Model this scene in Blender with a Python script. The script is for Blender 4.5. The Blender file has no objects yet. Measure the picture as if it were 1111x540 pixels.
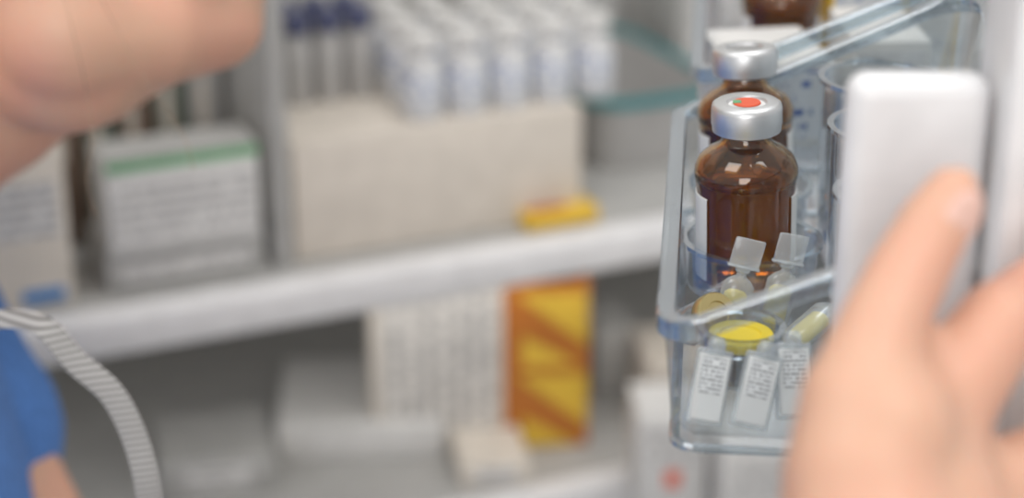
import bpy, bmesh, math, random
from mathutils import Vector, Matrix, Euler
random.seed(4)
scene=bpy.context.scene
scene.view_settings.view_transform='Standard'
COL=scene.collection
# ------------------------------------------------------------ camera model
PITCH=math.radians(22); FPX=2160.3
C=Vector((0,0,1.5)); Fw=Vector((0,math.cos(PITCH),-math.sin(PITCH))); Up=Vector((0,math.sin(PITCH),math.cos(PITCH))); Rt=Vector((1,0,0))
def U(px,py,d): return C+Fw*d+Rt*((px-555.5)/FPX*d)+Up*((270-py)/FPX*d)
def proj(p):
    v=Vector(p)-C; d=v.dot(Fw); return (555.5+v.dot(Rt)/d*FPX, 270-v.dot(Up)/d*FPX, d)
def G(px,py,z):
    r=U(px,py,1)-C; return C+r*((z-C.z)/r.z)
cam=bpy.data.cameras.new('camera'); co=bpy.data.objects.new('camera',cam); COL.objects.link(co)
co.location=C; co.rotation_euler=(math.radians(90)-PITCH,0,0)
cam.lens=70; cam.sensor_width=36; cam.clip_start=.01
cam.dof.use_dof=True; cam.dof.focus_distance=.548; cam.dof.aperture_fstop=5.9
scene.camera=co
# ------------------------------------------------------------ materials
def newmat(n):
    m=bpy.data.materials.new(n); m.use_nodes=True; nt=m.node_tree
    return m,nt,nt.nodes['Principled BSDF']
def solid(n,c,rough=.5,metal=0,noise=.04,scale=60,**kw):
    m,nt,b=newmat(n)
    b.inputs['Roughness'].default_value=rough; b.inputs['Metallic'].default_value=metal
    tc=nt.nodes.new('ShaderNodeTexCoord'); nz=nt.nodes.new('ShaderNodeTexNoise'); nz.inputs['Scale'].default_value=scale
    nt.links.new(tc.outputs['Object'],nz.inputs['Vector'])
    cr=nt.nodes.new('ShaderNodeValToRGB')
    cr.color_ramp.elements[0].position=.3; cr.color_ramp.elements[1].position=.7
    cr.color_ramp.elements[0].color=(*[max(0,x*(1-noise*2)) for x in c],1)
    cr.color_ramp.elements[1].color=(*[min(1,x*(1+noise)) for x in c],1)
    nt.links.new(nz.outputs['Fac'],cr.inputs['Fac']); nt.links.new(cr.outputs['Color'],b.inputs['Base Color'])
    for k,v in kw.items(): b.inputs[k.replace('_',' ')].default_value=v
    return m
def textmat(n,bg,ink,row=.004,vertical=False,cover=.5,rough=.5,ax='xz',fill=.5,stretch=.55):
    """rows of small irregular marks like fine print"""
    m,nt,b=newmat(n); b.inputs['Roughness'].default_value=rough
    N=lambda t:nt.nodes.new(t)
    def M(op,a,b_=None):
        x=N('ShaderNodeMath'); x.operation=op
        for i,v in enumerate((a,b_)):
            if v is None: continue
            if isinstance(v,(int,float)): x.inputs[i].default_value=v
            else: nt.links.new(v,x.inputs[i])
        return x.outputs[0]
    tc=N('ShaderNodeTexCoord'); sp=N('ShaderNodeSeparateXYZ'); nt.links.new(tc.outputs['Object'],sp.inputs[0])
    a,bb=(ax[0].upper(),ax[1].upper())
    if vertical:a,bb=bb,a
    v=M('DIVIDE',sp.outputs[bb],row); fl=M('FLOOR',v); fr=M('FRACT',v)
    inrow=M('LESS_THAN',M('ABSOLUTE',M('SUBTRACT',fr,.5)),fill/2)
    cb=N('ShaderNodeCombineXYZ'); nt.links.new(M('MULTIPLY',sp.outputs[a],stretch/row*2),cb.inputs[0]); nt.links.new(M('MULTIPLY',fl,7.31),cb.inputs[1])
    nz=N('ShaderNodeTexNoise'); nz.inputs['Scale'].default_value=1; nz.inputs['Detail'].default_value=3; nt.links.new(cb.outputs[0],nz.inputs['Vector'])
    on=M('GREATER_THAN',nz.outputs['Fac'],1-cover); f_=M('MULTIPLY',inrow,on)
    mx=N('ShaderNodeMix'); mx.data_type='RGBA'; mx.inputs[6].default_value=(*bg,1); mx.inputs[7].default_value=(*ink,1)
    nt.links.new(f_,mx.inputs[0]); nt.links.new(mx.outputs[2],b.inputs['Base Color'])
    return m
def clearmat(n,tint=(.93,.96,.97),base=.05,edge=.75,power=2.2,rough=.03,milk=0.0,gc=(.92,.95,1)):
    m,nt,b=newmat(n); out=nt.nodes['Material Output']; nt.nodes.remove(b)
    tr=nt.nodes.new('ShaderNodeBsdfTransparent'); tr.inputs[0].default_value=(*tint,1)
    gl=nt.nodes.new('ShaderNodeBsdfGlossy'); gl.inputs['Roughness'].default_value=rough; gl.inputs['Color'].default_value=(*gc,1)
    lw=nt.nodes.new('ShaderNodeLayerWeight'); lw.inputs[0].default_value=.5
    pw=nt.nodes.new('ShaderNodeMath'); pw.operation='POWER'; pw.inputs[1].default_value=power
    ma=nt.nodes.new('ShaderNodeMath'); ma.operation='MULTIPLY_ADD'; ma.inputs[1].default_value=edge; ma.inputs[2].default_value=base; ma.use_clamp=True
    nt.links.new(lw.outputs['Facing'],pw.inputs[0]); nt.links.new(pw.outputs[0],ma.inputs[0])
    mx=nt.nodes.new('ShaderNodeMixShader'); nt.links.new(ma.outputs[0],mx.inputs[0]); nt.links.new(tr.outputs[0],mx.inputs[1]); nt.links.new(gl.outputs[0],mx.inputs[2])
    last=mx
    if milk>0:
        df=nt.nodes.new('ShaderNodeBsdfDiffuse'); df.inputs[0].default_value=(.85,.87,.88,1)
        m2=nt.nodes.new('ShaderNodeMixShader'); m2.inputs[0].default_value=milk
        nt.links.new(mx.outputs[0],m2.inputs[1]); nt.links.new(df.outputs[0],m2.inputs[2]); last=m2
    nt.links.new(last.outputs[0],out.inputs[0]); return m
def glassmat(n,col,rough=.01,ior=1.45):
    m,nt,b=newmat(n); b.inputs['Base Color'].default_value=(*col,1); b.inputs['Transmission Weight'].default_value=1
    b.inputs['Roughness'].default_value=rough; b.inputs['IOR'].default_value=ior
    b.inputs['Coat Weight'].default_value=.6; b.inputs['Coat Roughness'].default_value=.02; return m
def skinmat(n,c,red):
    m,nt,b=newmat(n); b.inputs['Roughness'].default_value=.48
    tc=nt.nodes.new('ShaderNodeTexCoord'); nz=nt.nodes.new('ShaderNodeTexNoise'); nz.inputs['Scale'].default_value=22; nz.inputs['Detail'].default_value=4
    cr=nt.nodes.new('ShaderNodeValToRGB'); cr.color_ramp.elements[0].color=(*c,1); cr.color_ramp.elements[1].color=(*red,1)
    cr.color_ramp.elements[0].position=.4; cr.color_ramp.elements[1].position=.75
    nt.links.new(tc.outputs['Object'],nz.inputs['Vector']); nt.links.new(nz.outputs['Fac'],cr.inputs[0]); nt.links.new(cr.outputs[0],b.inputs['Base Color'])
    b.inputs['Subsurface Weight'].default_value=.25; b.inputs['Subsurface Radius'].default_value=(1,.35,.2); b.inputs['Subsurface Scale'].default_value=.006
    n2=nt.nodes.new('ShaderNodeTexNoise'); n2.inputs['Scale'].default_value=300; bp=nt.nodes.new('ShaderNodeBump'); bp.inputs['Strength'].default_value=.15; bp.inputs['Distance'].default_value=.0006
    nt.links.new(tc.outputs['Object'],n2.inputs['Vector']); nt.links.new(n2.outputs['Fac'],bp.inputs['Height']); nt.links.new(bp.outputs[0],b.inputs['Normal'])
    return m
M_white=solid('white_plastic',(.80,.80,.81),.3)
M_shelfw=solid('shelf_white',(.80,.79,.79),.4)
M_grey=solid('cabinet_grey',(.44,.43,.42),.55)
M_back=solid('cabinet_back_grey',(.54,.53,.51),.6)
M_greyL=solid('grey_light',(.44,.435,.42),.5)
M_card=solid('carton_offwhite',(.68,.62,.545),.6)
M_cream=solid('carton_cream',(.74,.68,.60),.6)
M_cardw=solid('carton_white',(.72,.71,.69),.55)
M_orange=solid('print_orange',(.50,.16,.02),.5)
M_yellow=solid('print_yellow',(.78,.50,.05),.5)
M_green=solid('print_green',(.16,.40,.20),.5)
M_blue=solid('print_blue',(.03,.20,.50),.5)
M_red=solid('print_red',(.80,.12,.05),.5)
M_teal=solid('teal_plastic',(.02,.22,.24),.35)
M_navy=solid('navy_plastic',(.07,.08,.16),.4)
M_brown=solid('brown_card',(.16,.11,.08),.6)
M_olive=solid('grey_green_card',(.15,.17,.14),.6)
M_text=textmat('printed_text',(.70,.69,.67),(.42,.41,.41),.0065,cover=.55)
M_textv=textmat('printed_text_vertical',(.68,.65,.61),(.36,.35,.34),.010,vertical=True,cover=.52,stretch=.9)
M_texts=textmat('fine_print',(.90,.90,.90),(.30,.30,.31),.0011,cover=.55,fill=.5,stretch=1.1)
M_texts2=textmat('fine_print_blue',(.66,.68,.71),(.08,.14,.38),.005,cover=.45)
M_vialw=solid('vial_white_grey',(.62,.62,.62),.4)
M_clear=clearmat('clear_plastic',tint=(.955,.97,.975),base=.035,edge=.55,power=3.0)
M_rim=clearmat('clear_plastic_rim',tint=(.74,.80,.83),base=.13,edge=.8,power=1.6,rough=.02,milk=.02)
M_cup=clearmat('clear_cup',tint=(.95,.965,.97),base=.05,edge=.85,power=1.9,milk=.02)
M_ldpe=clearmat('translucent_ampoule',tint=(.93,.95,.95),base=.08,edge=.4,power=1.5,rough=.2,milk=.25)
M_amber=glassmat('amber_glass',(.50,.25,.055),ior=1.5)
M_alu=solid('aluminium_crimp',(.74,.75,.76),.42,1.0,noise=.02)
M_gold=solid('gold_crimp',(.80,.64,.30),.3,1.0,noise=.02)
M_rub=solid('rubber_grey',(.30,.30,.30),.6)
M_label=solid('paper_label',(.84,.84,.83),.6)
M_yl=solid('yellow_liquid',(.88,.74,.16),.15)
M_ycap=solid('yellow_cap',(.90,.68,.03),.3)
M_skin=skinmat('skin',(.67,.40,.28),(.70,.34,.245))
M_nail=solid('nail',(.78,.50,.42),.25)
M_scrub=solid('scrub_blue',(.085,.22,.56),.85,noise=.1,scale=250)
M_hair=solid('hair_brown',(.34,.22,.14),.5,noise=.3,scale=90)
M_floor=solid('floor_vinyl',(.40,.40,.39),.4)
M_wall=solid('wall_paint',(.6,.6,.58),.7)
M_shoe=solid('shoe_white',(.7,.7,.7),.5)
M_eye=solid('eye_white',(.8,.8,.8),.1)
M_strap,nt,b=newmat('ribbed_elastic'); b.inputs['Roughness'].default_value=.85
tc=nt.nodes.new('ShaderNodeTexCoord'); ck=nt.nodes.new('ShaderNodeTexWave'); ck.inputs['Scale'].default_value=170; ck.bands_direction='Z'
cr=nt.nodes.new('ShaderNodeValToRGB'); cr.color_ramp.elements[0].color=(.14,.135,.13,1); cr.color_ramp.elements[1].color=(.46,.45,.44,1)
nt.links.new(tc.outputs['Object'],ck.inputs[0]); nt.links.new(ck.outputs['Fac'],cr.inputs[0]); nt.links.new(cr.outputs[0],b.inputs['Base Color'])
# ------------------------------------------------------------ mesh helpers
def finish(name,bm,mats,parent=None,smooth=True,loc=None,rot=None,angle=None):
    me=bpy.data.meshes.new(name)
    if angle!='keep': bmesh.ops.recalc_face_normals(bm,faces=bm.faces)
    bm.to_mesh(me); bm.free()
    for m in (mats if isinstance(mats,(list,tuple)) else [mats]): me.materials.append(m)
    if smooth:
        for p in me.polygons:p.use_smooth=True
    o=bpy.data.objects.new(name,me); COL.objects.link(o)
    if smooth:
        try: me.set_sharp_from_angle(angle=math.radians(40))
        except Exception: pass
    if loc is not None:o.location=loc
    if rot is not None:o.rotation_euler=rot
    if parent:o.parent=parent
    return o
def addbox(bm,x0,x1,y0,y1,z0,z1,bev=.0008,seg=2,mi=0):
    r=bmesh.ops.create_cube(bm,size=1); vs=r['verts']
    for v in vs: v.co=Vector((x0+(v.co.x+.5)*(x1-x0),y0+(v.co.y+.5)*(y1-y0),z0+(v.co.z+.5)*(z1-z0)))
    fs=set(f for v in vs for f in v.link_faces)
    for f in fs:f.material_index=mi
    if bev>0:
        es=set(e for v in vs for e in v.link_edges)
        bmesh.ops.bevel(bm,geom=list(es),offset=bev,segments=seg,affect='EDGES',profile=.5,material=mi)
def box(name,x0,x1,y0,y1,z0,z1,mat,parent=None,bev=.0008,seg=2,**k):
    bm=bmesh.new(); addbox(bm,x0,x1,y0,y1,z0,z1,bev,seg); return finish(name,bm,mat,parent,**k)
def lathe(name,prof,mat,parent=None,seg=56,loc=None,rot=None,a0=0,a1=2*math.pi,keep=None,bm=None,mis=None):
    own=bm is None
    if own:bm=bmesh.new()
    full=abs(a1-a0-2*math.pi)<1e-6; n=seg if full else seg+1
    rings=[]
    for (r,z) in prof:
        if r<1e-7: rings.append([bm.verts.new((0,0,z))]*n)
        else: rings.append([bm.verts.new((r*math.cos(a0+(a1-a0)*i/seg),r*math.sin(a0+(a1-a0)*i/seg),z)) for i in range(n)])
    for q,(a,bq) in enumerate(zip(rings,rings[1:])):
        for i in range(seg):
            j=(i+1)%n
            vs=[]
            for v in (a[i],a[j],bq[j],bq[i]):
                if v not in vs:vs.append(v)
            if len(vs)>=3:
                try:
                    f=bm.faces.new(vs)
                    if mis and q in mis: f.material_index=1
                except ValueError:pass
    if own:return finish(name,bm,mat,parent,loc=loc,rot=rot,angle=keep)
def tag(o,label,cat,group=None,kind=None):
    o['label']=label; o['category']=cat
    if group:o['group']=group
    if kind:o['kind']=kind
def empty(name,loc,rotz=0):
    e=bpy.data.objects.new(name,None); e.location=loc; e.rotation_euler=(0,0,rotz); e.empty_display_size=.02; COL.objects.link(e); return e
def copytree(o,loc,rot=None):
    n=o.copy(); COL.objects.link(n); n.location=loc
    if rot is not None:n.rotation_euler=rot
    for c in o.children:
        k=c.copy(); COL.objects.link(k); k.parent=n
        for g in c.children:
            q=g.copy(); COL.objects.link(q); q.parent=k
    return n
# ------------------------------------------------------------ shelving
A=math.radians(24); sd=Vector((math.cos(A),math.sin(A),0)); td=Vector((-math.sin(A),math.cos(A),0))
ZS=1.076; Z2=.913
O=U(400,297,1.1); O.z=0
def S(s,t,z): return O+sd*s+td*t+Vector((0,0,z))
def toST(p): v=Vector(p)-O; return v.dot(sd),v.dot(td)
cab=empty('shelving_cabinet',S(0,0,0),A)
tag(cab,'grey shelving cabinet with white-edged shelves full of medicine cartons','shelving cabinet')
T1=.32
def shelfpart(name,s0,s1,t0,t1,z0,z1,mat,lab=None,bev=.003):
    o=box(name,s0,s1,t0,t1,z0,z1,mat,cab,bev=bev)
    if lab:o['label']=lab
    return o
shelfpart('back_panel',-.75,.85,T1,T1+.015,0,1.9,M_back)
shelfpart('side_panel',-.765,-.75,0,T1+.015,0,1.9,M_greyL)
shelfpart('side_panel',.85,.865,0,T1+.015,0,1.9,M_greyL)
for z in (ZS,Z2,.55,.12):
    shelfpart('shelf',-.75,.85,.018,T1,z-.014,z-.0006,M_greyL)
    bm=bmesh.new(); addbox(bm,-.75,.85,0,.018,z-.025,z-.0004,.005,3)
    e=finish('shelf_edge_rail',bm,M_shelfw,cab); e['label']='rounded white front edge rail'
f=box('floor',-2.5,2.5,-1.5,3,-.05,0,M_floor,bev=0); f['kind']='structure'
w=box('wall_back',-2.5,2.5,-.05,.05,0,2.7,M_wall,bev=0,loc=S(0,T1+.12,0)); w.rotation_euler=(0,0,A); w['kind']='structure'
def solve(fn,target,lo,hi):
    flo=fn(lo)-target
    for _ in range(50):
        m=(lo+hi)/2; fm=fn(m)-target
        if (fm>0)==(flo>0): lo=m;flo=fm
        else: hi=m
    return (lo+hi)/2
def carton(px,py,pxr,pyt,z,depth,mat,label,group=None,front=None,top=None,yaw=0,flap=True):
    p=G(px,py,z); dr=Vector((math.cos(A+yaw),math.sin(A+yaw),0))
    w=solve(lambda q:proj(p+dr*q)[0],pxr,.003,.6); h=solve(lambda q:-proj(p+Vector((0,0,q)))[1],-pyt,.002,.4)
    bm=bmesh.new(); addbox(bm,0,w,0,depth,0,h,.0012,2)
    if flap:
        addbox(bm,.003,w-.003,.002,depth*.82,h-.0005,h+.0006,.0002,1)
        addbox(bm,w-.0004,w+.0005,.003,depth-.003,.004,h-.006,.0002,1)
    c=finish('medicine_carton',bm,mat,loc=p,rot=(0,0,A+yaw))
    tag(c,label,'medicine box',group)
    if front:
        for (a,b_,c0,c1,m,nm) in front:
            box(nm,w*a,w*b_,-.0006,.0008,h*c0,h*c1,m,c,bev=.0001,seg=1)
    if top:
        for (a,b_,c0,c1,m,nm) in top:
            box(nm,w*a,w*b_,depth*c0,depth*c1,h,h+.0012,m,c,bev=.0001,seg=1)
    return c,w,h,p
big,bw,bh,bp_=carton(322,284,630,158,ZS,.14,M_card,'long low plain off-white carton carrying white-capped vials',flap=False)
bs,bt=toST(bp_)
shelfpart('divider',bs-.013,bs-.003,.026,T1-.01,ZS,ZS+.24,M_greyL,bev=.002)
carton(-20,345,82,172,ZS,.09,M_cream,'tall cream carton with small blue mark near its base',front=[(.45,.9,.04,.12,M_blue,'blue_mark'),(.08,.9,.45,.8,M_text,'printed_label')])
cB,wB,hB,pB=carton(118,318,288,276,ZS,.05,M_greyL,'flat grey carton at the bottom of a stack',front=[(.1,.9,.2,.7,M_text,'printed_label')])
zt=ZS+hB+.0018
cT,wT,hT,pT=carton(122,278,284,178,zt,.038,M_cardw,'white carton with green top stripe and grey print',front=[(.04,.97,.12,.72,M_text,'printed_label'),(0,1,.88,.99,M_green,'green_stripe')],top=[(0,1,.0,.85,M_greyL,'grey_lid')])
for i in range(7):
    s=bs-.015-.0205*(7-i); t=.105
    m_=[M_olive,M_greyL,M_brown,M_olive,M_brown,M_olive,M_greyL][i]
    bm=bmesh.new(); addbox(bm,0,.0185,0,.07,0,.105+random.uniform(-.008,.008),.001,2); addbox(bm,.004,.009,-.0005,.002,.05,.09,.0002,1,mi=1)
    o=finish('narrow_carton',bm,[m_,M_card],loc=S(s,t,ZS),rot=(0,0,A)); tag(o,'narrow dark carton standing upright in a row','medicine box','narrow cartons in a row')
def roundtray(name,L,W,H,mat,loc,rot,label,cat,rimmat):
    N=40
    def pt(k,off,z):
        a=2*math.pi*k/N; c,s=math.cos(a),math.sin(a)
        return (math.copysign(abs(c)**.5,c)*(L/2-off),math.copysign(abs(s)**.5,s)*(W/2-off),z)
    def build(spec,caps):
        bm=bmesh.new(); loops=[[bm.verts.new(pt(k,o_,z)) for k in range(N)] for o_,z in spec]
        for a,b2 in zip(loops,loops[1:]):
            for k in range(N): bm.faces.new((a[k],a[(k+1)%N],b2[(k+1)%N],b2[k]))
        if caps: bm.faces.new(loops[0][::-1]); bm.faces.new(loops[-1])
        return bm
    o=finish(name,build(((.008,0),(0,H),(.003,H),(.010,.003)),True),mat,loc=loc,rot=rot); tag(o,label,cat)
    r=finish('rim',build(((.001,H-.002),(-.003,H-.002),(-.003,H+.003),(.003,H+.003),(.003,H-.001)),False),rimmat,o); r['label']='teal rim'
    return o
roundtray('medicine_tray',.10,.17,.045,M_grey,S(.228,.17,ZS),(0,0,A),'grey plastic tray with teal rim on the shelf','tray',M_teal)
for (s,t,ww,hh,m_) in ((.18,.268,.06,.13,M_greyL),(.245,.265,.045,.10,M_grey),(.30,.20,.09,.14,M_greyL)):
    bm=bmesh.new(); addbox(bm,0,ww,0,.05,0,hh,.002,2); addbox(bm,.008,ww-.008,-.001,.002,.03,hh-.02,.0002,1,mi=1)
    o=finish('medicine_carton',bm,[m_,M_text],loc=S(s,t,ZS),rot=(0,0,A)); tag(o,'tall grey carton standing behind teal-rimmed tray','medicine box')
bm=bmesh.new(); addbox(bm,0,.046,0,.024,0,.009,.0008,2); addbox(bm,.004,.028,.004,.020,.0085,.0094,.0001,1,mi=1)
o=finish('flat_carton',bm,[M_yellow,M_orange],loc=S(bs+bw-.040,.0185,ZS+.0005),rot=(0,0,A)); tag(o,'small flat yellow and orange carton lying on shelf','medicine box')
def bgvial(loc):
    e=empty('vial',loc,A)
    lathe('glass_body',[(0,0),(.0108,0),(.0115,.001),(.0115,.030),(.010,.034),(.0065,.037),(.0062,.041),(0,.041)],M_vialw,e,32)
    lathe('label',[(.0116,.004),(.0119,.0045),(.0119,.0275),(.0116,.028)],M_texts2,e,32)
    lathe('cap',[(0,.048),(.0085,.048),(.0092,.0472),(.0092,.0415),(.0075,.0405),(0,.0405)],M_cardw,e,32)
    return e
zb=ZS+bh
ref=None
for row in range(3):
    for i in range(5):
        s=bs+.084+i*.0270+row*.004; t=bt+.018+row*.038
        p=S(s,t,zb)
        if ref is None: ref=bgvial(p); v=ref
        else: v=copytree(ref,p)
        tag(v,'small white-labelled vial with white cap on an off-white carton','vial','white-capped vials on carton')
ref2=None
for i in range(3):
    for j in range(2):
        p=S(bs+.028+i*.019,bt+.072+j*.025,zb)
        if ref2 is None:
            ref2=empty('bottle',p,A)
            lathe('bottle_body',[(0,0),(.008,0),(.0085,.001),(.0085,.034),(.006,.039),(.005,.042),(0,.042)],M_grey,ref2,28)
            lathe('bottle_cap',[(0,.054),(.0068,.054),(.0074,.053),(.0074,.042),(0,.042)],M_navy,ref2,28); v=ref2
        else: v=copytree(ref2,p)
        tag(v,'small grey bottle with dark navy cap beside white-capped vials','bottle','navy-capped bottles')
# ------------- lower shelf
gB,gw,gh,gp=carton(405,494,636,318,Z2,.035,M_card,'tall white carton with grey vertical print and orange yellow triangle pattern',front=[(.05,.58,.03,.97,M_textv,'printed_label')],yaw=-math.radians(17))
bm=bmesh.new(); x0=gw*.61; x1=gw+.0004
addbox(bm,x0,x1,-.0009,.0350,-.0,gh+.0006,.0003,1,mi=0)
n=2; ch=gh/n; bwid=x1-x0
def poly(pts,mi):
    vs=[bm.verts.new((x,-.0013,z)) for x,z in pts]; f=bm.faces.new(vs); f.material_index=mi
for i in range(n):
    z0=i*ch; z1=(i+1)*ch
    poly([(x0+bwid*.15,z1-ch*.10),(x1-.001,z1-ch*.10),(x1-.001,z0+ch*.24)],1)
    poly([(x0+bwid*.22,z0+ch*.40),(x0+bwid*.22,z0+.001),(x0+bwid*.90,z0+.001)],1)
o=finish('patterned_band',bm,[M_orange,M_yellow],gB,smooth=False,angle='keep'); o['label']='orange band with yellow triangles'
carton(300,500,480,462,Z2,.10,M_cardw,'flat white carton lying on lower shelf with grey print',yaw=-math.radians(22),top=[(.08,.9,.1,.6,M_text,'printed_label')])
carton(500,530,575,505,Z2,.05,M_cream,'small low cream carton on lower shelf',yaw=-math.radians(15),front=[(.2,.8,.2,.8,M_text,'printed_label')])
carton(175,545,300,505,Z2,.07,M_greyL,'low grey carton lying near shelf edge',yaw=-.2,front=[(.2,.8,.2,.8,M_text,'printed_label')])
carton(700,470,800,395,Z2,.06,M_card,'small off-white carton with red mark on lower shelf',yaw=-.3,front=[(.2,.35,.25,.5,M_red,'red_mark')])
carton(690,560,765,455,Z2,.05,M_cardw,'white carton with small red mark on its face',yaw=-.35,front=[(.4,.62,.30,.46,M_red,'red_mark'),(.1,.9,.55,.9,M_text,'printed_label')])
carton(780,575,900,480,Z2,.05,M_cardw,'white carton with grey print beside another white carton',yaw=-.25,front=[(.1,.9,.3,.8,M_text,'printed_label')])
carton(645,430,690,360,Z2,.05,M_greyL,'narrow grey carton on lower shelf',yaw=-.2)
# ------------------------------------------------------------ BIN
ZF=1.2685
def footprint(n_c=8,r=.0065):
    P=[Vector((.0397,.4405)),Vector((.120,.432)),Vector((.140,.598)),Vector((.0560,.6065))]
    pts=[]
    for i in range(4):
        p=P[i]; a=(P[i-1]-p).normalized(); b2=(P[(i+1)%4]-p).normalized()
        half=math.acos(max(-1,min(1,a.dot(b2))))/2; d=r/math.tan(half); c=p+(a+b2).normalized()*(r/math.sin(half))
        s_=p+a*d; e_=p+b2*d
        a0=math.atan2(*(s_-c).yx); a1=math.atan2(*(e_-c).yx)
        while a1-a0>math.pi:a1-=2*math.pi
        while a1-a0<-math.pi:a1+=2*math.pi
        for k in range(n_c+1):
            an=a0+(a1-a0)*k/n_c; pts.append((c+Vector((math.cos(an),math.sin(an)))*r,Vector((math.cos(an),math.sin(an)))))
        nx=P[(i+1)%4]
        b3=(P[i]-nx).normalized(); c3=(P[(i+2)%4]-nx).normalized(); h3=math.acos(b3.dot(c3))/2; s3=nx+b3*(r/math.tan(h3))
        nn=Vector(((s3-e_).y,-(s3-e_).x)).normalized()
        for k in range(1,8):
            pts.append((e_.lerp(s3,k/8),nn))
    return pts
FP=footprint()
def xl(y): return .0397+(y-.44)*.098
def zr(p): return 1.3030+max(0,min(.038,(p.x-xl(p.y)-.002)*.47))
def ringstrip(bm,L,closed=True):
    N=len(L[0])
    for i in range(len(L) if closed else len(L)-1):
        a=L[i]; b2=L[(i+1)%len(L)]
        for k in range(N): bm.faces.new((a[k],a[(k+1)%N],b2[(k+1)%N],b2[k]))
def makebin():
    bm=bmesh.new(); th=.0022
    def loop(fn): return [bm.verts.new(fn(p,nv)) for p,nv in FP]
    def at(off,zf,fl=1.0):
        def g(p,nv):
            z=zf(p); k=(z-ZF)/.032*.0030*fl; q=p+nv*(off+k); return (q.x,q.y,z)
        return g
    L=[loop(at(-.002,lambda p:ZF)),loop(at(0,lambda p:ZF+.0018)),loop(at(0,lambda p:zr(p))),loop(at(-th,lambda p:zr(p))),loop(at(-th,lambda p:ZF+.0038)),loop(at(-th-.002,lambda p:ZF+.0022))]
    ringstrip(bm,L,False)
    bm.faces.new(L[0][::-1]); bm.faces.new(L[-1])
    e=finish('storage_bin',bm,M_clear)
    bm=bmesh.new()
    prof=[(.0002,-.0044),(.0011,-.0046),(.0017,-.0040),(.0017,.0004),(.0012,.0009),(-.0028,.0009),(-.0033,.0004),(-.0033,-.0010),(-.0024,-.0016)]
    L=[]
    for off,dz in prof:
        def g(p,nv,off=off,dz=dz):
            z=zr(p); k=(z-ZF)/.032*.0030; q=p+nv*(off+k); return (q.x,q.y,z+dz)
        L.append([bm.verts.new(g(p,nv)) for p,nv in FP])
    ringstrip(bm,L)
    rim=finish('rim',bm,M_rim,e); rim['label']='thick bluish clear rim'
    bm=bmesh.new(); L=[]
    for off,dz in [(-.001,-.0006),(.0008,-.0004),(.0009,.0009),(.0003,.0014),(-.0018,.0008)]:
        L.append([bm.verts.new((p.x+nv.x*off,p.y+nv.y*off,ZF+dz)) for p,nv in FP])
    ringstrip(bm,L)
    finish('base_bead',bm,M_rim,e)
    return e
bin1=makebin(); tag(bin1,'clear plastic medicine bin holding amber vials and ampoules','storage bin')
ZI=ZF+.0023
def cup(cx,cy,r,h,parent,z=ZI,flare=.001,pad=.0007):
    t=.0007
    o=lathe('cup',[(0,0),(r-.001,0),(r,0.0005),(r+flare,h-.0016),(r+flare+.0012,h-.0012),(r+flare+.0012,h),(r+flare-t,h),(r-t,pad+.0006),(r-.002,pad),(0,pad)],[M_cup,M_rim],parent,64,loc=(cx,cy,z),mis=(3,4,5))
    o['label']='clear round cup insert'; return o
def ambervial(loc,dot):
    e=empty('amber_vial',loc,0)
    bm=bmesh.new()
    o=[(0,.0006),(.009,.0003),(.0128,0),(.0141,.0012),(.0142,.027),(.0145,.030),(.0150,.0325),(.0148,.0348),(.0134,.0376),(.0105,.0400),(.0078,.0416),(.0067,.0432),(.0066,.0468),(0,.0468)]
    lathe('',o,None,bm=bm,seg=72)
    bmesh.ops.recalc_face_normals(bm,faces=bm.faces)
    b2=bmesh.new()
    lathe('',[(0,.0300),(.0115,.0300),(.0131,.0307),(.0137,.0322),(.0136,.0342),(.0123,.0366),(.0096,.0388),(.0062,.0409),(.0053,.0425),(.0053,.0462),(0,.0462)],None,bm=b2,seg=72)
    bmesh.ops.recalc_face_normals(b2,faces=b2.faces); bmesh.ops.reverse_faces(b2,faces=b2.faces)
    me=bpy.data.meshes.new('t'); b2.to_mesh(me); b2.free(); bm.from_mesh(me)
    finish('glass_body',bm,M_amber,e,angle='keep')
    lb=lathe('label',[(.0143,.002),(.0146,.0022),(.0146,.0272),(.0143,.0274)],M_label,e,60,a0=math.radians(-34),a1=math.radians(214)); lb['label']='white paper label wrapped around the back'
    lathe('crimp_cap',[(.0062,.0453),(.0090,.0450),(.0098,.0455),(.0099,.0468),(.0101,.0476),(.0101,.0520),(.0098,.0532),(.0090,.0538),(.0058,.0538),(.0054,.0532),(.0054,.0528),(0,.0528)],M_alu,e,72)
    lathe('rubber_stopper',[(0,.0436),(.0044,.0436),(.0047,.0441),(.0047,.0460),(.0040,.0470),(.0060,.0471),(.0062,.0476),(.0062,.0520),(0,.0522)],M_rub,e,40)
    lathe('cap_centre',[(.0054,.0529),(.0050,.0532),(.0032,.0533),(0,.0533)],M_rub if not dot else M_label,e,40)
    if dot:
        bm=bmesh.new()
        lathe('',[(.0040,.0534),(.0038,.0538),(0,.0538)],None,bm=bm,seg=32)
        finish('red_stopper_mark',bm,M_red,e)
        box('green_mark',-.0040,-.0016,-.0012,.0012,.0536,.0541,M_green,e,bev=.0002,seg=1)
    return e
ZV=ZI+.0024
v1=ambervial((.0686,.540,ZV),True); v1.rotation_euler=(0,math.radians(-2),0); tag(v1,'amber glass vial, silver crimp cap with red dot','vial')
v2=ambervial((.0755,.5870,ZV),False); v2.location=(.0742,.5890,ZV+.0008); v2.rotation_euler=(math.radians(-5),math.radians(-2.5),0); tag(v2,'amber glass vial, silver crimp cap with grey stopper','vial')
cup(.0700,.5395,.0185,.0150,bin1,pad=.0016)
cup(.0750,.5865,.0172,.0150,bin1,pad=.0016)
cup(.1115,.578,.0165,.052,bin1)
cup(.1085,.538,.0165,.050,bin1)
cup(.1040,.499,.0160,.044,bin1)
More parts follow.
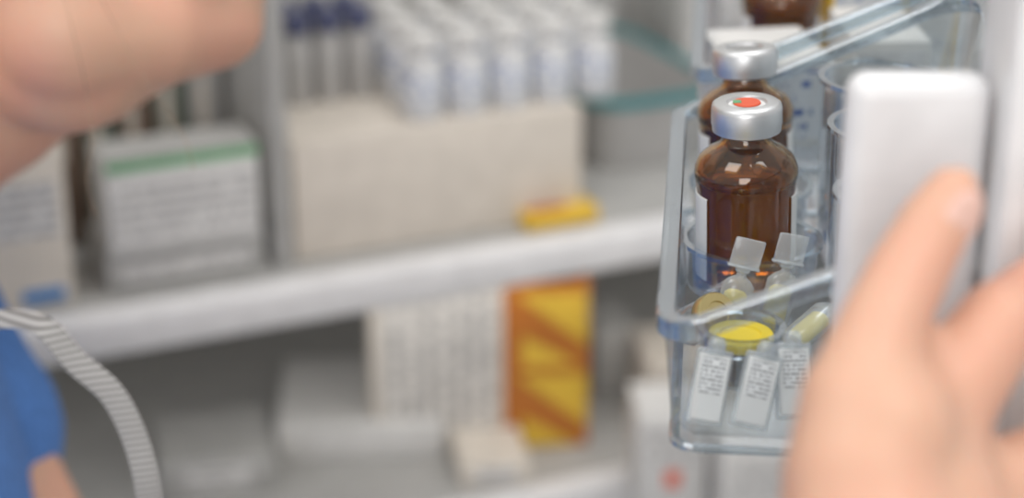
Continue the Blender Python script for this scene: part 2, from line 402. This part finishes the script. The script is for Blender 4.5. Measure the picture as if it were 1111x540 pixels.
# ------------- ampoules
def ampoule(L=.032,w=.0045):
    e=empty('plastic_ampoule',(0,0,0))
    bm=bmesh.new()
    prof=[(0,0),(w*.8,.0),(w,.001),(w,L*.5),(w*.7,L*.56),(w*.32,L*.60),(w*.30,L*.63),(w*.45,L*.65)]
    lathe('',prof,None,bm=bm,seg=28)
    for v in bm.verts: v.co.y*=.62
    addbox(bm,-w*.45,w*.45,-.0008,.0008,L*.64,L*.70,.0003,1)
    addbox(bm,-w*.95,w*.95,-.0007,.0007,L*.69,L,.0006,2)
    addbox(bm,-w*1.02,w*1.02,-.0010,.0010,L*.68,L*.71,.0003,1)
    finish('ampoule_body',bm,M_ldpe,e)
    bm=bmesh.new(); lathe('',[(0,.001),(w*.6,.001),(w*.74,.002),(w*.74,L*.40),(w*.5,L*.44),(0,L*.45)],None,bm=bm,seg=24)
    for v in bm.verts: v.co.y*=.55
    finish('yellow_liquid',bm,M_yl,e)
    return e
def tagampoule(L=.024,w=.0048):
    e=empty('labelled_ampoule',(0,0,0))
    bm=bmesh.new(); addbox(bm,-w,w,-.0009,.0009,0,L*.86,.0008,3)
    lathe('',[(0,L*.8),(w*.5,L*.8),(w*.5,L*.93),(w*.3,L),(0,L)],None,bm=bm,seg=20)
    finish('ampoule_body',bm,M_ldpe,e)
    box('label',-w*.82,w*.82,-.0012,-.0008,L*.06,L*.80,M_label,e,bev=.0002,seg=1)
    box('printed_label',-w*.62,w*.62,-.0014,-.0011,L*.36,L*.76,M_texts,e,bev=.0001,seg=1)
    return e
a=ampoule(.0270); tag(a,'clear plastic ampoule with yellow liquid leaning before amber vial','ampoule','yellow liquid ampoules'); a.location=(.0592,.5035,ZI+.0015); a.rotation_euler=(-.10,.24,0)
p=copytree(a,(.0722,.5065,ZI+.0015),(-.08,.22,.1)); tag(p,'clear plastic ampoule with yellow liquid beside another ampoule','ampoule','yellow liquid ampoules')
p=copytree(a,(.0760,.4900,ZI+.0042),(-1.15,.10,-.9)); tag(p,'clear plastic ampoule with yellow liquid lying inside bin','ampoule','yellow liquid ampoules')
t=tagampoule(.0225); tag(t,'flat translucent ampoule with printed label leaning in clear bin','ampoule','labelled ampoules'); t.location=G(762,464,ZI)+Vector((0,0,.0008)); t.rotation_euler=(-.42,.20,0)
for (px,py,ty,rz) in ((811,468,.26,0),(862,458,.04,.15)):
    q=copytree(t,G(px,py,ZI)+Vector((0,0,.0008)),(-.42,ty,rz)); tag(q,'flat translucent ampoule with printed label leaning in clear bin','ampoule','labelled ampoules')
YX,YY=.0602,.4772
e=empty('short_vial',(YX,YY,ZI+.0008)); tag(e,'short clear vial with flat yellow cap inside the bin','vial')
lathe('glass_body',[(0,0),(.0082,0),(.0086,.0006),(.0086,.0075),(.0078,.0090),(0,.0090)],M_cup,e,40)
lathe('yellow_cap',[(0,.0112),(.0052,.0112),(.0056,.0118),(.0084,.0118),(.0088,.0112),(.0088,.0094),(0,.0094)],M_ycap,e,40)
cup(YX,YY,.0102,.0150,bin1,flare=.0004)
e=empty('gold_capped_vial',(.0515,.4955,ZI+.0078)); tag(e,'small vial with gold crimp cap leaning on an ampoule','vial')
e.rotation_euler=(math.radians(55),0,math.radians(30))
lathe('glass_body',[(0,-.006),(.0052,-.006),(.0056,-.0055),(.0056,.002),(.004,.004),(.004,.006),(0,.006)],M_cup,e,32)
lathe('gold_crimp_cap',[(.004,.0048),(.0056,.0048),(.0060,.0054),(.0060,.0088),(.0056,.0094),(.0034,.0094),(.0032,.009),(0,.009)],M_gold,e,40)
# second bin behind
b2=copytree(bin1,(.024,.190,.006)); tag(b2,'clear plastic bin with cartons behind the amber vials','storage bin')
for c in list(b2.children):
    if c.name.startswith('cup'): bpy.data.objects.remove(c)
zb2=ZI+.006
def bincarton(x,y,w,d,h,rz,mat,label,fr):
    bm=bmesh.new(); addbox(bm,0,w,0,d,0,h,.0006,2); addbox(bm,.002,w-.002,.002,d*.8,h-.0003,h+.0004,.0001,1)
    c=finish('medicine_carton',bm,mat,loc=(x,y,zb2),rot=(0,0,rz)); tag(c,label,'medicine box')
    box('printed_label',w*.06,w*.94,-.0004,.0005,h*.1,h*.9,fr,c,bev=.0001,seg=1); return c
bincarton(.074,.642,.036,.045,.030,.15,M_cardw,'white carton with blue print inside clear bin',M_texts2)
bincarton(.116,.650,.026,.045,.036,.05,M_cardw,'white carton with fine print inside clear bin',M_texts)
bincarton(.118,.720,.030,.04,.045,.15,M_yellow,'yellow carton standing inside clear bin',M_texts2)
bincarton(.080,.745,.028,.035,.050,.1,M_cardw,'tall white carton inside clear bin behind amber vial',M_texts)
v3=copytree(v2,(.100,.718,zb2),(0,0,0)); tag(v3,'amber glass vial behind cartons in clear bin','vial')
# ------------------------------------------------------------ door column, plate, bracket
col=empty('dispenser_frame',(.16,.41,0)); tag(col,'white plastic door frame with rounded handle plate beside bins','door frame')
def cpart(n,x0,x1,y0,y1,z0,z1,m,bev,seg=4,lab=None):
    o=box(n,x0-.16,x1-.16,y0-.41,y1-.41,z0,z1,m,col,bev=bev,seg=seg)
    if lab:o['label']=lab
    return o
cpart('post',.1030,.1085,.392,.422,0,1.9,M_white,.0015)
cpart('panel',.1087,.30,.398,.420,0,1.9,M_shelfw,.003)
cpart('handle_plate',.0712,.1015,.4005,.4110,1.272,1.3765,M_white,.0046,8,'rounded white handle plate')
cpart('bracket_arm',.092,.108,.408,.418,1.285,1.33,M_white,.002)
cpart('support_rail',.100,.150,.42,.80,1.256,1.2665,M_white,.0015)
# ------------------------------------------------------------ PERSON
def newbody(): return bmesh.new()
def ball(bm,p,r,sub=3):
    if not isinstance(r,(tuple,list)): r=(r,r,r)
    bmesh.ops.create_icosphere(bm,subdivisions=sub,radius=1,matrix=Matrix.Translation(p)@Matrix.Diagonal((*r,1)))
def chain(bm,pts):
    for (p,r) in pts: ball(bm,p,r)
    for (p,r),(q,s) in zip(pts,pts[1:]):
        d=Vector(q)-Vector(p); n=max(2,int(d.length/(min(r,s)*.22)))
        for i in range(1,n):
            f_=i/n; ball(bm,Vector(p).lerp(Vector(q),f_),r+(s-r)*f_,2)
def evalmesh(o):
    dg=bpy.context.evaluated_depsgraph_get(); dg.update()
    return bpy.data.meshes.new_from_object(o.evaluated_get(dg))
def bake(name,bm,voxel,smooth,mat,parent=None,region=None,riter=20):
    me=bpy.data.meshes.new('tmp'); bm.to_mesh(me); bm.free()
    o=bpy.data.objects.new('tmp',me); COL.objects.link(o)
    m=o.modifiers.new('r','REMESH'); m.mode='VOXEL'; m.voxel_size=voxel; m.use_smooth_shade=True
    m2=o.modifiers.new('s','SMOOTH'); m2.factor=.5; m2.iterations=smooth
    me2=evalmesh(o); bpy.data.objects.remove(o)
    if region:
        o=bpy.data.objects.new('tmp',me2); COL.objects.link(o)
        vg=o.vertex_groups.new(name='g'); vg.add([v.index for v in me2.vertices if region(v.co)],1.0,'REPLACE')
        m3=o.modifiers.new('s','SMOOTH'); m3.factor=.5; m3.iterations=riter; m3.vertex_group='g'
        me2=evalmesh(o); bpy.data.objects.remove(o)
    me2.name=name; me2.materials.clear(); me2.materials.append(mat)
    for p in me2.polygons:p.use_smooth=True
    n=bpy.data.objects.new(name,me2); COL.objects.link(n)
    if parent:n.parent=parent
    return n
D=.785
bm=newbody()
ball(bm,U(236,22,D),.0195); ball(bm,U(205,30,D),.0205)
chain(bm,[(U(234,24,D),.0195),(U(160,32,D-.036),.0225),(U(70,30,D-.055),.028),(U(60,-120,D-.06),.026)])
chain(bm,[(U(234,24,D),.0195),(U(160,32,D+.036),.0225),(U(70,30,D+.055),.028),(U(60,-120,D+.06),.026)])
chain(bm,[(U(205,30,D),.0205),(U(160,38,D),.0225),(U(90,56,D),.0310)])
chain(bm,[(U(160,38,D-.02),.0225),(U(70,50,D-.035),.034)]); chain(bm,[(U(160,38,D+.02),.0225),(U(70,50,D+.035),.034)])
chain(bm,[(U(228,15,D),.0215),(U(232,-30,D),.022),(U(236,-60,D),.0225),(U(225,-110,D),.030),(U(215,-190,D),.034)])
chain(bm,[(U(150,0,D-.02),.034),(U(170,-110,D-.028),.036)]); chain(bm,[(U(150,0,D+.02),.034),(U(170,-110,D+.028),.036)])
ball(bm,U(110,-60,D),(.055,.062,.06)); ball(bm,U(170,-20,D),(.040,.042,.035))
ball(bm,U(40,-270,D),(.094,.074,.098),4); ball(bm,U(130,-250,D),(.065,.064,.07),4)
chain(bm,[(U(296,-205,D),.007),(U(330,-130,D),.009),(U(338,-112,D),.0105)]); ball(bm,U(318,-105,D-.009),.007); ball(bm,U(318,-105,D+.009),.007)
chain(bm,[(U(292,-62,D-.018),.0055),(U(304,-66,D),.008),(U(292,-62,D+.018),.0055)]); chain(bm,[(U(288,-40,D-.016),.0055),(U(298,-40,D),.0085),(U(288,-40,D+.016),.0055)])
chain(bm,[(U(300,-240,D-.03),.009),(U(306,-235,D),.008),(U(300,-240,D+.03),.009)])
for sgn in (-1,1):
    for k in range(9):
        an=k/8*4.2-1.0; ball(bm,U(60-22*math.cos(an)*1.0,-160-34*math.sin(an),D+sgn*(.074+.003*math.sin(k))),.0050,2)
T=U(-300,665,.75)
nk=U(-190,170,D+.0)
chain(bm,[(U(8,22,D),.0515),(U(-50,62,D),.0530),(nk,.056),(T+Vector((-.01,0,.16)),.070)])
chain(bm,[(T+Vector((-.01,-.14,.12)),.050),(T+Vector((-.01,.14,.12)),.050)])
ball(bm,T,(.10,.155,.17),4); ball(bm,T+Vector((-.06,0,-.22)),(.095,.14,.16),4)
W=U(945,700,.370); EL=Vector((-.115,.285,1.09)); SH=T+Vector((-.01,-.165,.11))
chain(bm,[(SH,.052),(SH.lerp(EL,.5),.045),(EL,.040),(EL.lerp(W,.3),.038),(EL.lerp(W,.75),.028),(W,.0235)])
EL2=U(40,640,.83); SH2=T+Vector((-.01,.16,.11))
chain(bm,[(SH2,.050),(EL2,.034),(U(100,755,.80),.032),(U(300,860,.86),.026)])
L2=U(300,860,.86)
chain(bm,[(L2,.026),(U(350,880,.88),.028),(U(400,890,.89),.022)])
for k in range(4):
    b0=L2+Vector((.03+.001*k,.012*(k-1.5)+.02,0)); ln=(.075,.082,.076,.06)[k]
    chain(bm,[(b0,.010),(b0+Vector((ln*.55,.02,-.01)),.0085),(b0+Vector((ln,.035,-.03)),.007)])
chain(bm,[(L2+Vector((.005,-.02,0)),.012),(L2+Vector((.045,-.035,.0)),.0095),(L2+Vector((.07,-.03,-.01)),.008)])
H=lambda x,y,d:U(x,y,d)
chain(bm,[(W,.0235),(H(985,620,.376),.0215),(H(985,560,.380),.0190)])
chain(bm,[(W,.022),(H(1035,640,.380),.0200),(H(1045,600,.386),.016)])
MC=[H(1003,460,.387),H(1043,548,.390),H(1062,618,.394),H(1062,675,.396)]
for q,r in zip(MC,(.0125,.0118,.0114,.0105)): chain(bm,[(H(990,640,.378),.018),(q,r)])
chain(bm,[(MC[0],.0100),(MC[1],.0100),(MC[2],.0100),(MC[3],.0095)])
TH=[(H(948,610,.368),.0195),(H(934,520,.370),.0150),(H(932,440,.374),.0118),(H(958,352,.380),.0088),(H(983,300,.385),.0083),(H(1014,244,.3880),.0075),(H(1034,210,.3893),.0060)]
chain(bm,TH)
chain(bm,[(H(955,470,.373),.0145),(H(982,445,.380),.0105)])
FG=[[(MC[0],.0116),(H(1084,352,.392),.0090),(H(1175,290,.41),.0084),(H(1235,250,.43),.0072)],
    [(MC[1],.0110),(H(1135,506,.398),.0092),(H(1215,465,.415),.0086),(H(1270,440,.435),.0074)],
    [(MC[2],.0108),(H(1145,602,.400),.0090),(H(1215,562,.415),.0084),(H(1270,542,.432),.0072)],
    [(MC[3],.0100),(H(1130,680,.400),.0084),(H(1190,650,.412),.0076),(H(1235,630,.425),.0066)]]
for f_ in FG: chain(bm,f_)
person=bake('person',bm,.0023,4,M_skin,region=lambda c:c.x<-.055 and c.y>.5 and 1.15<c.z<1.325,riter=30)
tag(person,'person in blue scrubs leaning in, gripping white handle plate','person')
bm=newbody()
ball(bm,T,(.113,.168,.185),4); ball(bm,T+Vector((-.06,0,-.22)),(.108,.155,.18),4)
chain(bm,[(T+Vector((-.01,-.14,.115)),.060),(T+Vector((-.01,.14,.115)),.060)])
chain(bm,[(SH,.063),(SH.lerp(EL,.72),.056)]); chain(bm,[(SH2,.058),(SH2.lerp(EL2,.62),.050)])
top=bake('scrub_top',bm,.004,4,M_scrub,person); top['label']='blue short-sleeved scrub top'
bm=newbody(); hp=T+Vector((-.08,0,-.33))
ball(bm,hp,(.115,.165,.14),4)
for s_ in (-1,1):
    chain(bm,[(hp+Vector((0,s_*.08,-.04)),.088),(hp+Vector((.02,s_*.09,-.30)),.066),(Vector((hp.x-.02,hp.y+s_*.10,.07)),.055)])
tr=bake('scrub_trousers',bm,.006,4,M_scrub,person); tr['label']='blue scrub trousers'
for s_ in (-1,1):
    bm=newbody(); fx=Vector((hp.x-.02,hp.y+s_*.10,0))
    chain(bm,[(fx+Vector((-.03,0,.045)),.040),(fx+Vector((.08,0,.040)),.038),(fx+Vector((.16,0,.032)),.030)])
    sh=bake('shoe',bm,.004,3,M_shoe,person)
bm=newbody()
ball(bm,U(10,-290,D),(.100,.082,.100),4); ball(bm,U(-60,-230,D),(.08,.078,.09),4); ball(bm,U(-260,-250,D),.042,3)
hr=bake('hair',bm,.003,2,M_hair,person); hr['label']='brown hair tied back'
def catmull(P,n=14):
    out=[]
    for i in range(len(P)-1):
        p0=P[max(i-1,0)];p1=P[i];p2=P[i+1];p3=P[min(i+2,len(P)-1)]
        for k in range(n):
            t_=k/n; out.append(.5*((2*p1)+(p2-p0)*t_+(2*p0-5*p1+4*p2-p3)*t_*t_+(3*p1-p0-3*p2+p3)*t_**3))
    out.append(P[-1]); return out
bm=bmesh.new()
for pts in ([(40,-100),(70,0),(92,90),(100,150),(94,195),(104,235)],[(50,-100),(110,0),(150,75),(178,115),(200,150),(210,185)]):
    prev=None
    for q in catmull([U(x,y,D-.09) for x,y in pts],8):
        r=[bm.verts.new(q+Rt*.00016*math.cos(k*2.094)+Fw*.00016*math.sin(k*2.094)) for k in range(3)]
        if prev:
            for k in range(3): bm.faces.new((prev[k],prev[(k+1)%3],r[(k+1)%3],r[k]))
        prev=r
hs=finish('hair_strand',bm,M_hair,person); hs['label']='fine loose hair wisps'
for s_ in (-1,1):
    bm=newbody(); ball(bm,U(262,-200,D+s_*.031),.012); eo=finish('eye',bm,M_eye,person)
nd=(TH[6][0]-TH[4][0]).normalized()
bm=bmesh.new(); ball(bm,Vector((0,0,0)),(.0045,.0016,.0065))
side=nd.cross(Fw).normalized()
nb=(side*-1*.55-Fw*.83).normalized(); sx=nd.cross(nb).normalized()
Mx=Matrix((sx,nb,nd)).transposed().to_4x4(); Mx.translation=TH[5][0].lerp(TH[6][0],.45)+nb*.0056
nl=finish('fingernail',bm,M_nail,person); nl.matrix_world=Mx
SP=[U(-70,360,.67),U(-15,348,.66),U(22,346,.655),U(52,358,.65),U(82,392,.65),U(122,428,.65),U(148,480,.65),U(163,545,.65),U(170,640,.66),U(150,760,.68)]
ln=catmull(SP); bm=bmesh.new(); prev=None; hw=.0042; th=.0005
for i,p in enumerate(ln):
    tg=(ln[min(i+1,len(ln)-1)]-ln[max(i-1,0)]).normalized(); sdv=tg.cross(Fw).normalized(); tw=.9-.6*min(1,max(0,(i-30)/40))
    sdv=(sdv+Fw*tw).normalized(); nn=tg.cross(sdv).normalized()
    r=[bm.verts.new(p+sdv*a_*hw+nn*b_*th) for a_,b_ in ((-1,-.4),(-.9,-1),(.9,-1),(1,-.4),(1,.4),(.9,1),(-.9,1),(-1,.4))]
    if prev:
        for k in range(8): bm.faces.new((prev[k],prev[(k+1)%8],r[(k+1)%8],r[k]))
    else: bm.faces.new(r)
    prev=r
bm.faces.new(prev[::-1])
st=finish('lanyard_strap',bm,M_strap,person); st['label']='ribbed pale grey elastic lanyard strap'
# ------------------------------------------------------------ lights
wd=bpy.data.worlds.new('World'); scene.world=wd; wd.use_nodes=True; wn=wd.node_tree
bgn=wn.nodes['Background']; bgn.inputs[0].default_value=(1,.99,.98,1); bgn.inputs[1].default_value=.64
def area(n,loc,target,size,power,col=(1,1,1)):
    l=bpy.data.lights.new(n,'AREA'); l.size=size; l.energy=power; l.color=col
    o=bpy.data.objects.new(n,l); COL.objects.link(o); o.location=loc
    o.rotation_euler=(Vector(target)-Vector(loc)).to_track_quat('-Z','Y').to_euler()
    return o
area('ceiling_light',(.5,.1,2.5),(.0,.8,1.1),.6,6,(1,.98,.95))
area('ceiling_light',(-.6,.2,2.5),(-.1,.9,1.1),.6,5,(1,.97,.94))
area('ceiling_light',(.25,.9,2.3),(.08,.55,1.3),.35,3.2,(1,1,1))
area('front_fill',(-.2,-1.3,1.75),(0,1.1,.95),.9,12,(1,.98,.96))  # added fill behind the camera, lifts the dark lower compartment
l=bpy.data.lights.new('lower_shelf_fill','AREA'); l.shape='RECTANGLE'; l.size=1.3; l.size_y=.02; l.energy=.42; l.color=(1,.98,.95)  # added fill hidden behind the rail to brighten the lower shelf, no real fitting
o=bpy.data.objects.new('lower_shelf_fill',l); COL.objects.link(o); o.location=S(.0,.035,ZS-.018); o.rotation_euler=Euler((math.radians(35),0,A),'XYZ')
